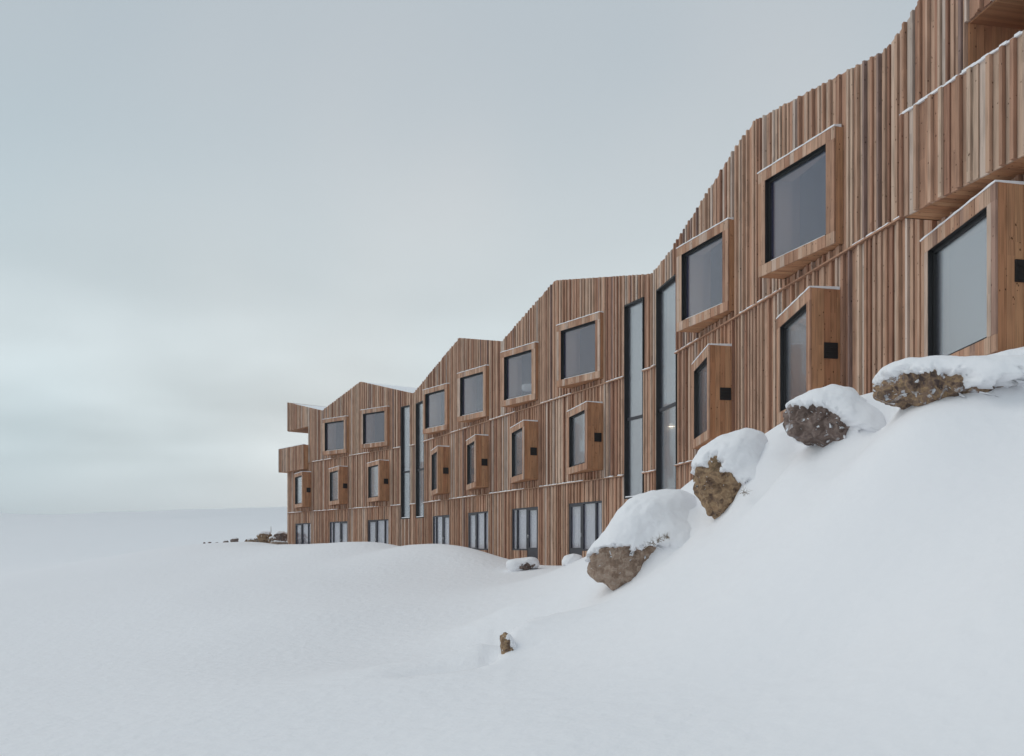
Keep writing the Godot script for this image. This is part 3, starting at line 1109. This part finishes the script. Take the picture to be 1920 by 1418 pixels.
func snow_field() -> void:
	# the near bank, seen from the path
	for q in [[1920, 900, 8.0], [1920, 760, 9.0], [1915, 656, 9.8], [1840, 690, 9.8], [1700, 790, 9.2], [1700, 900, 8.8], [1600, 875, 10.3], [1450, 960, 10.9], [1400, 1000, 11.2],
			[1300, 1050, 11.6], [1220, 1085, 12.2], [1160, 1122, 12.4], [1050, 1150, 12.4], [960, 1165, 12.2], [950, 1236, 11.2], [870, 1254, 10.6], [1900, 1100, 6.4], [1900, 1400, 4.9], [1600, 1200, 7.5],
			[1600, 1400, 5.5], [1300, 1200, 8.9], [1300, 1400, 6.2], [1000, 1400, 6.6], [1000, 1300, 8.6], [800, 1300, 9.4], [700, 1400, 7.5], [400, 1400, 8.4], [0, 1400, 9.4], [1150, 1250, 9.2],
			[1290, 906, 15.5], [1335, 975, 12.7], [1300, 1010, 13.2], [1262, 1042, 13.3], [1455, 880, 12.55], [1485, 835, 12.5], [1446, 938, 12.2], [1430, 815, 13.2], [1380, 990, 11.5],
			[1645, 800, 11.15], [1695, 770, 10.8], [1648, 850, 10.75], [1540, 885, 10.6], [1480, 850, 11.4], [1610, 740, 11.6], [1880, 762, 9.1], [1915, 715, 9.4], [1825, 676, 10.3], [1720, 682, 10.4], [1760, 790, 9.0],
			# the hollow behind the edge of the drift and the ground before the doors
			[890, 1234, 14.6], [820, 1210, 16.0], [900, 1165, 17.5], [960, 1130, 16.5], [1050, 1110, 17.5], [1100, 1122, 14.8], [1000, 1085, 23.0], [1060, 1072, 25.0], [700, 1250, 13.0], [500, 1250, 15.0], [600, 1150, 20.0],
			[700, 1100, 26.0], [800, 1070, 29.0], [600, 1065, 32.0], [400, 1100, 28.0], [400, 1060, 38.0], [200, 1100, 32.0], [200, 1200, 20.0], [0, 1200, 22.0], [0, 1080, 50.0], [200, 1050, 62.0], [300, 1036, 62.0], [420, 1022, 58.0], [510, 1019, 55.0],
			# the two mounds
			[540, 1021, 45.0], [620, 1019, 41.0], [690, 1016, 38.0], [735, 1030, 36.5], [690, 1040, 35.0], [640, 1050, 34.0], [760, 1024, 34.5], [810, 1020, 33.0], [865, 1027, 31.6], [905, 1046, 30.4], [950, 1058, 29.8], [1040, 1064, 27.0], [820, 1050, 30.5]]:
		pixel_knot(q[0], q[1], q[2])
	for q in [[0, -14.5, 0.0], [0, -8.0, -0.3], [0, -2.0, -0.35], [1, 4.0, -0.3], [1, 8.0, -0.45], [1, 13.0, -0.6], [1, 17.0, -0.55], [1, 20.0, -0.1], [2, 2.0, 0.55], [2, 5.0, 1.45], [2, 8.0, 1.9], [2, 11.0, 2.05], [2, 14.0, 2.2], [2, 17.5, 2.2]]:
		wall_knot(q[0], q[1], q[2], 0.3)
	for q in [[0, -7.0, -1.0], [1, 10.0, -1.0], [2, 8.0, 1.5]]:
		wall_knot(q[0], q[1], q[2], -8.0)
	for q in [[0, -1.6, 0], [1.5, -1.45, 3], [5, -0.3, 3], [9, 1.2, 5], [-10, -2.6, 5], [0, -1.9, -10], [-20, -3, -10], [15, 1, -10], [-40, -3.2, 20], [-50, -2.6, 60], [30, 3, 10], [40, 1.5, 40], [0, 0.4, 80]]:
		knots.append(Vector3(q[0], q[1], q[2]))
	for k in 16:
		var a := TAU * k / 16.0
		knots.append(Vector3(sin(a) * 118.0, far_height(sin(a) * 118.0, cos(a) * 118.0), cos(a) * 118.0))
	solve_ground()
	var turns := PackedFloat64Array()
	var a := -PI
	while a < PI - 0.001:
		turns.append(a)
		a += deg_to_rad(0.28) if absf(a + 0.002) < deg_to_rad(36.0) else deg_to_rad(4.0)
	turns.append(PI)
	var rings := PackedFloat64Array([0.0])
	var r := 0.8
	while r < 1000.0:
		rings.append(r)
		r *= 1.0225
	var row := turns.size()
	var pts := PackedVector3Array()
	for q in rings:
		for t in turns:
			var x := sin(t) * q
			var z := cos(t) * q
			pts.append(Vector3(x, height(x, z), -z))
	var idx := PackedInt32Array()
	var nor := PackedVector3Array()
	nor.resize(pts.size())
	for i in rings.size() - 1:
		for j in row - 1:
			var p := i * row + j
			for t in [[p, p + row, p + 1], [p + 1, p + row, p + row + 1]]:
				var f := (pts[t[1]] - pts[t[0]]).cross(pts[t[2]] - pts[t[0]])
				if f.y < 0: f = -f
				for k in t: nor[k] += f
				idx.append(t[0]); idx.append(t[1]); idx.append(t[2])
	for i in nor.size():
		nor[i] = nor[i].normalized() if nor[i].length_squared() > 0 else Vector3.UP
	var arr := []
	arr.resize(Mesh.ARRAY_MAX)
	arr[Mesh.ARRAY_VERTEX] = pts
	arr[Mesh.ARRAY_NORMAL] = nor
	# front faces run clockwise seen from above
	var s := (pts[row + 1] - pts[1]).cross(pts[2] - pts[1]).y
	for i in range(0, idx.size(), 3):
		if (pts[idx[i + 1]] - pts[idx[i]]).cross(pts[idx[i + 2]] - pts[idx[i]]).y > 0:
			var t := idx[i + 1]; idx[i + 1] = idx[i + 2]; idx[i + 2] = t
	arr[Mesh.ARRAY_INDEX] = idx
	var m := ArrayMesh.new()
	m.add_surface_from_arrays(Mesh.PRIMITIVE_TRIANGLES, arr)
	var o := MeshInstance3D.new()
	o.name = "snow_ground"
	o.mesh = m
	o.material_override = M.ground
	add_child(o)
	tag(o, "smooth snow slope and mounds reaching to the far white hills", "", "", "structure")

# ------------------------------------------------------------------ sky
func sky_picture() -> ImageTexture:
	var w := 1024
	var h := 512
	var im := Image.create(w, h, false, Image.FORMAT_RGBF)
	var wisp := noise(1.9, 4, 71)
	var veil := noise(0.9, 3, 72)
	for y in h:
		var el := PI * (0.5 - (y + 0.5) / h)
		for x in w:
			var az := TAU * (x + 0.5) / w
			var dir := Vector3(cos(el) * cos(az), sin(el), cos(el) * sin(az))
			# a flat layer of cloud, seen from below
			var up := maxf(dir.y, 0.0) + 0.09
			var p := Vector3(dir.x / up * 0.35, 0, dir.z / up * 0.35)
			var c := wisp.get_noise_2d(p.x * 1.0 + 5.0, p.z * 1.0)
			var v := veil.get_noise_3dv(dir * 1.7)
			var e := clampf(dir.y, 0.0, 1.0)
			var low := Color(0.61, 0.665, 0.685)
			var band := Color(0.635, 0.695, 0.71)
			var high := Color(0.43, 0.495, 0.545)
			var col := low.lerp(band, smoothstep(0.02, 0.11, e)).lerp(high, smoothstep(0.12, 0.55, e))
			# streaks of thinner cloud, and the glow of the veiled sun low on that side
			var away := acos(clampf(dir.dot(Vector3(-0.57, 0.16, -0.8).normalized()), -1.0, 1.0))
			var k := 1.0 + 0.2 * c * (1.0 - smoothstep(0.1, 0.42, e)) * smoothstep(0.03, 0.12, e) + 0.06 * v + 0.09 * exp(-away * away * 3.5)
			col = Color(col.r * (k + 0.09 * v), col.g * (k + 0.015 * v), col.b * (k - 0.02 * v))
			im.set_pixel(x, y, col)
	return ImageTexture.create_from_image(im)

# ------------------------------------------------------------------ the scene
func _ready() -> void:
	rng.seed = 20240
	# camera: level, lens shifted upwards so that the uprights stay upright
	var cam := Camera3D.new()
	cam.name = "camera"
	cam.projection = Camera3D.PROJECTION_FRUSTUM
	cam.near = 0.1
	cam.far = 4000.0
	cam.size = 0.1 * 1418.0 / F
	cam.frustum_offset = Vector2(0, 0.1 * (HORIZON - 709.0) / F)
	cam.current = true
	add_child(cam)
	var env := Environment.new()
	env.background_mode = Environment.BG_SKY
	var sky := Sky.new()
	var sm := PanoramaSkyMaterial.new()
	sm.panorama = sky_picture()
	sky.sky_material = sm
	env.sky = sky
	env.tonemap_mode = Environment.TONE_MAPPER_LINEAR
	env.tonemap_exposure = 1.08
	env.sdfgi_enabled = true
	env.ssao_enabled = true
	env.ssil_enabled = true
	env.fog_enabled = true
	env.fog_density = 0.0006
	env.fog_light_color = Color(0.93, 0.97, 1.0)
	var we := WorldEnvironment.new()
	we.name = "environment"
	we.environment = env
	add_child(we)
	var sun := DirectionalLight3D.new()
	sun.name = "veiled_sun"
	sun.light_energy = 0.22
	sun.light_color = Color(1.0, 0.975, 0.94)
	sun.light_angular_distance = 40.0
	sun.shadow_enabled = true
	add_child(sun)
	sun.look_at_from_position(Vector3(-34, 34, -8), Vector3.ZERO)
	# wings
	wing_origin = [FOLD1, FOLD1, FOLD2]
	var b_dir := (FOLD2 - FOLD1).normalized()
	wing_dir = [Vector2(cos(0.887526), -sin(0.887526)), b_dir, Vector2(cos(1.390441), -sin(1.390441))]
	for w in 3:
		wing_out.append(Vector2(wing_dir[w].y, -wing_dir[w].x))
	for w in 3:
		var pair := []
		for k in 2:
			var p: Vector2 = wing_origin[w] + wing_dir[w] * wing_ends[w][k]
			var o: Vector2 = wing_out[w]
			var other := w + (1 if k == 1 else -1)
			if other >= 0 and other < 3:
				var mean: Vector2 = (o + wing_out[other]).normalized()
				p -= mean * (DEPTH / mean.dot(o))
			else:
				p -= o * DEPTH
			pair.append(p)
		wing_back.append(pair)
	make_materials()
	snow_field()
	build_hotel()
	build_boulders()
	small_things()

func build_hotel() -> void:
	hotel = Node3D.new()
	hotel.name = "hotel"
	add_child(hotel)
	tag(hotel, "long timber-clad hotel with zigzag roofline and jutting framed windows above the snow", "building")
	shell()
	for w in [2, 1, 0]:
		backing(w)
		clad(w)
		ledges(w)
		for sj in junction[w]:
			window_box(w, sj - 2.1, sj, 2.46, 4.58, 0.19, 0.64, false, w == 2)
			if not (w == 0 and sj < -10.0) and not (w == 2 and sj > 14.0):
				window_box(w, sj - 2.05, sj + 0.05, 5.37, 7.44, 0.62, 0.2, true, w == 2)
		for q in [[0, 0], [0, 2], [1, 3], [2, 0]]:
			if q[0] == w:
				var sj: float = junction[w][q[1]]
				tag(curtain(w, sj - (1.1 if w < 2 else 1.75), sj - 0.26, 2.5, 4.5, lerpf(0.19, 0.64, 1.0 if w == 9 else (0.48 if w < 2 else 0.17)) - 0.36, 0.58 - 0.36), "white curtain drawn behind the glass of a first-floor bay window", "curtain", "curtains in the first-floor bays")
		for t in tall_windows(w):
			tall_window(w, t)
		for d in doors(w):
			terrace_door(w, d)
	balcony(0, -15.2, -11.82, 0.42, 0.4, 4.78, 6.27, -11.85, false)
	balcony(2, 12.62, 16.2, 0.63, 0.3, 4.83, 6.33, 13.2, true)
	var o := put("cladding_boards", rest_of_boards, M.wood, hotel)
	o.set_meta("kind", "stuff")

func v2(a: Array) -> Array:
	var out := []
	for k in range(0, a.size(), 2):
		out.append(Vector2(a[k], a[k + 1]))
	return out

func build_boulders() -> void:
	boulder("grey-brown boulder with a broad bare face and tall snow dome, below the tall windows", 14.1, 0.66,
		v2([1093, 1050, 1112, 1020, 1132, 1000, 1150, 970, 1175, 940, 1205, 924, 1245, 916, 1290, 918, 1312, 932, 1332, 970, 1322, 1030, 1255, 1085, 1200, 1120, 1155, 1125, 1125, 1105, 1096, 1080]),
		v2([1093, 1062, 1108, 1045, 1130, 1032, 1168, 1031, 1198, 1041, 1211, 1030, 1237, 1026, 1240, 1037, 1218, 1068, 1172, 1100, 1165, 1150, 1105, 1140, 1060, 1095, 1070, 1062]), M.stone_grey, 305, "", 0.1)
	boulder("golden-brown mossy boulder with a pointed bare face between the two domes of snow", 12.85, 0.6,
		v2([1293, 895, 1300, 868, 1315, 842, 1345, 822, 1396, 804, 1432, 812, 1446, 850, 1446, 925, 1436, 955, 1390, 985, 1345, 992, 1318, 955, 1296, 922]),
		v2([1285, 900, 1302, 885, 1326, 881, 1338, 862, 1346, 868, 1344, 892, 1372, 905, 1404, 925, 1424, 943, 1432, 955, 1385, 980, 1352, 1015, 1295, 985, 1262, 930, 1268, 888]), M.stone_moss, 112, "", 0.09)
	boulder("dark brown slanting boulder under a round snow cap beside the first-floor bay window", 11.4, 0.55,
		v2([1463, 790, 1470, 768, 1490, 748, 1525, 731, 1565, 724, 1600, 730, 1622, 756, 1634, 800, 1634, 845, 1612, 864, 1560, 858, 1515, 840, 1475, 818]),
		v2([1455, 785, 1482, 768, 1520, 770, 1545, 776, 1560, 792, 1592, 817, 1616, 838, 1624, 850, 1600, 860, 1560, 856, 1525, 848, 1500, 836, 1462, 830, 1440, 805, 1442, 780]), M.stone_dark, 123, "", 0.07)
	boulder("long ochre and black boulder with a thick snow top in front of the corner bay", 9.75, 0.5,
		v2([1640, 722, 1645, 700, 1662, 682, 1695, 673, 1740, 671, 1800, 675, 1860, 682, 1925, 700, 1930, 745, 1860, 764, 1790, 776, 1735, 779, 1690, 766, 1650, 748]),
		v2([1634, 725, 1660, 713, 1700, 708, 1745, 716, 1790, 721, 1808, 742, 1830, 745, 1880, 735, 1898, 738, 1897, 748, 1860, 757, 1800, 769, 1750, 776, 1725, 776, 1690, 770, 1640, 765, 1615, 740, 1618, 718]), M.stone_ochre, 134, "", 0.07)
	boulder("small dark rock tip poking through the snow above the long ochre boulder", 9.55, 0.25,
		v2([1835, 690, 1850, 668, 1890, 658, 1940, 660, 1950, 700, 1915, 722, 1870, 718]),
		v2([1857, 697, 1872, 690, 1890, 696, 1908, 706, 1904, 712, 1880, 711, 1866, 706]), M.stone_dark, 145, "", 0.05, 0.6)
	boulder("narrow brown rock slab standing in the edge of the snowdrift", 11.5, 0.22,
		v2([935, 1186, 947, 1182, 960, 1192, 970, 1212, 974, 1240, 966, 1256, 944, 1252, 936, 1222]),
		v2([925, 1184, 945, 1187, 955, 1198, 959, 1207, 956, 1216, 966, 1222, 965, 1227, 950, 1231, 942, 1240, 928, 1236]), M.stone_moss, 156, "", 0.04, 0.6)
	boulder("round snow-covered stone at the wall beside the terrace door", 25.5, 0.42,
		v2([1053, 1054, 1058, 1043, 1075, 1038, 1090, 1042, 1097, 1054, 1092, 1068, 1070, 1072, 1056, 1068]), v2([1053, 1064, 1060, 1066, 1072, 1068, 1062, 1073]), M.stone_dark, 167, "", 0.1, 0.5)
	boulder("low flat snow-covered stone lying below the glazed door leaf", 28.2, 0.4,
		v2([948, 1058, 952, 1050, 975, 1047, 1000, 1044, 1010, 1050, 1012, 1064, 985, 1076, 955, 1074]), v2([975, 1062, 990, 1058, 1003, 1061, 1000, 1070, 980, 1070]), M.stone_dark, 178, "", 0.06, 0.5)
	# the heap at the far end wall and the stones leading away from it
	var heap := [["tan angular stone, the tallest of the heap by the end wall", 497, 1009, 16, 15, 56.0, "stone_moss"], ["flat tan stone at the outer end of the heap by the end wall", 469, 1016, 14, 8, 55.0, "stone_moss"],
		["small brown stone between the tan stones of the heap", 482, 1015, 8, 8, 56.5, "stone_ochre"], ["dark stone at the back of the heap touching the end wall", 526, 1008, 16, 12, 58.0, "stone_dark"],
		["long grey-brown stone in front of the heap, against the end wall", 523, 1020, 18, 7, 54.5, "stone_grey"], ["snow-dusted stone in the middle of the heap beside the tall tan one", 510, 1015, 10, 9, 55.5, "stone_ochre"]]
	var sd := 200
	for q in heap:
		sd += 11
		lone(q[0], q[1], q[2], q[3], q[4], q[5], M[q[6]], sd, "stones heaped at the end wall", 0.05)
	for q in [[440, 1014, 9, 6, 58.0], [423, 1018, 7, 5, 58.0], [406, 1019, 4, 3, 59.0], [393, 1018, 4, 2, 59.5], [383, 1018, 3, 2, 60.0], [488, 1023, 5, 2.5, 53.5], [368, 1046, 4, 3, 46.0], [388, 1035, 3, 1.5, 49.0]]:
		sd += 11
		lone("dark stone poking out of the open snow", q[0], q[1], q[2], q[3], q[4], M.stone_dark, sd, "dark stones scattered in the open snow", 0.03)

# a small stone: an uneven outline round a centre, bare at the front
func lone(label: String, px: float, py: float, rx: float, ry: float, z: float, mat: Material, sd: int, group: String, cap: float) -> void:
	var r := RandomNumberGenerator.new()
	r.seed = sd
	var line := []
	var bare := []
	for k in 9:
		var a := TAU * k / 9.0 + r.randf_range(-0.2, 0.2)
		var q := r.randf_range(0.78, 1.12)
		line.append(Vector2(px + cos(a) * rx * q, py + sin(a) * ry * q + (1.5 if sin(a) > 0 else 0.0)))
		bare.append(Vector2(px + cos(a) * rx * q * 1.3, py + ry * 0.12 + sin(a) * ry * q * (1.3 if sin(a) > 0 else 0.75)))
	boulder(label, z, minf(rx, ry) * 1.1 * z / F, line, bare, mat, sd, group, cap, 0.35)

func tuft(label: String, places: Array, n: int, tall: float, sd: int) -> void:
	var r := RandomNumberGenerator.new()
	r.seed = sd
	var b := MeshBits.new()
	for k in n:
		var q = places[r.randi() % places.size()]
		var p := ray_point(q[0] + r.randf_range(-4, 4), q[1] + r.randf_range(-2, 2), q[2])
		var lean := Vector3(r.randf_range(-1, 1), r.randf_range(0.2, 1.0), r.randf_range(-1, 1)).normalized()
		var top := p + lean * tall * r.randf_range(0.5, 1.2)
		var side := lean.cross(Vector3(r.randf_range(-1, 1), 0.3, r.randf_range(-1, 1))).normalized() * 0.0035
		var back := side.cross(lean).normalized() * 0.003
		var low := p - lean * 0.06
		b.block([low - side, low + back, low + side, low - back], [top - side * 0.2, top + back * 0.2, top + side * 0.2, top - back * 0.2])
	var o := put("dry_grass", b, M.grass, self)
	tag(o, label, "grass", "", "stuff")

func small_things() -> void:
	tuft("dry brown twigs sticking out of the snow on the grey-brown boulder", [[1222, 1018, 13.15], [1236, 1012, 13.2], [1248, 1006, 13.2], [1214, 1026, 13.1]], 46, 0.1, 3)
	tuft("dark mossy grass tips above the golden-brown boulder", [[1342, 864, 12.0], [1345, 872, 12.0], [1338, 878, 11.95], [1398, 922, 11.95]], 40, 0.08, 4)
	# pale marker post far out on the slope
	var b := MeshBits.new()
	var p := ray_point(508, 968, 190.0)
	p.y = height(p.x, -p.z) - 0.1
	var lo := []
	var hi := []
	for q in [Vector3(-0.06, 0, -0.06), Vector3(0.06, 0, -0.06), Vector3(0.06, 0, 0.06), Vector3(-0.06, 0, 0.06)]:
		lo.append(p + q)
		hi.append(p + q * 0.7 + Vector3(0, 1.5, 0))
	b.block(lo, hi)
	tag(put("marker_post", b, M.inside, self), "thin marker post far out on the white slope", "post")
	# white cushion on the window seat
	var c := ray_point(990, 727, 33.2)
	var pts := PackedVector3Array()
	var na := 24
	var nr := 14
	for r in nr + 1:
		for a in na + 1:
			var th := PI * r / nr
			var ph := TAU * (a % na) / na
			var dir := Vector3(cos(ph) * sin(th), sin(ph) * sin(th), cos(th))
			var k := pow(pow(absf(dir.x), 3.0) + pow(absf(dir.y), 3.0) + pow(absf(dir.z), 3.0), -1.0 / 3.0)
			pts.append(c + Vector3(dir.x * k * 0.24, dir.y * k * 0.15, dir.z * k * 0.09))
	tag(put("cushion", grid(pts_shift(pts, c), na, nr), M.cloth, self), "white cushion on the sill of a second-floor picture window", "cushion")
	get_child(get_child_count() - 1).position = c
	# lit pendant in the stairwell
	var l := ray_point(1258, 797, 25.8)
	var lamp := Node3D.new()
	lamp.name = "pendant_lamp"
	add_child(lamp)
	lamp.position = l
	tag(lamp, "lit pendant lamp hanging behind the tall stairwell window", "lamp")
	var shade := MeshInstance3D.new()
	shade.name = "lamp_shade"
	var cm := CylinderMesh.new()
	cm.top_radius = 0.03
	cm.bottom_radius = 0.16
	cm.height = 0.1
	cm.radial_segments = 24
	shade.mesh = cm
	var glow := plain(Color(0.8, 0.76, 0.68), 0.6)
	glow.emission_enabled = true
	glow.emission = Color(1.0, 0.95, 0.85)
	glow.emission_energy_multiplier = 0.4
	shade.material_override = glow
	lamp.add_child(shade)
	var cord := MeshInstance3D.new()
	cord.name = "cord"
	var cc := CylinderMesh.new()
	cc.top_radius = 0.006
	cc.bottom_radius = 0.006
	cc.height = 3.6
	cord.mesh = cc
	cord.position.y = 0.055 + 1.8
	cord.material_override = M.black
	lamp.add_child(cord)
	var light := OmniLight3D.new()
	light.name = "lamp_light"
	light.light_energy = 0.05
	light.light_color = Color(1.0, 0.92, 0.8)
	light.light_size = 0.01
	light.omni_range = 12.0
	light.omni_attenuation = 2.0
	light.shadow_enabled = true
	lamp.add_child(light)
	light.position = Vector3(0, -0.1, 0)

func pts_shift(p: PackedVector3Array, c: Vector3) -> PackedVector3Array:
	var out := PackedVector3Array()
	for q in p: out.append(q - c)
	return out
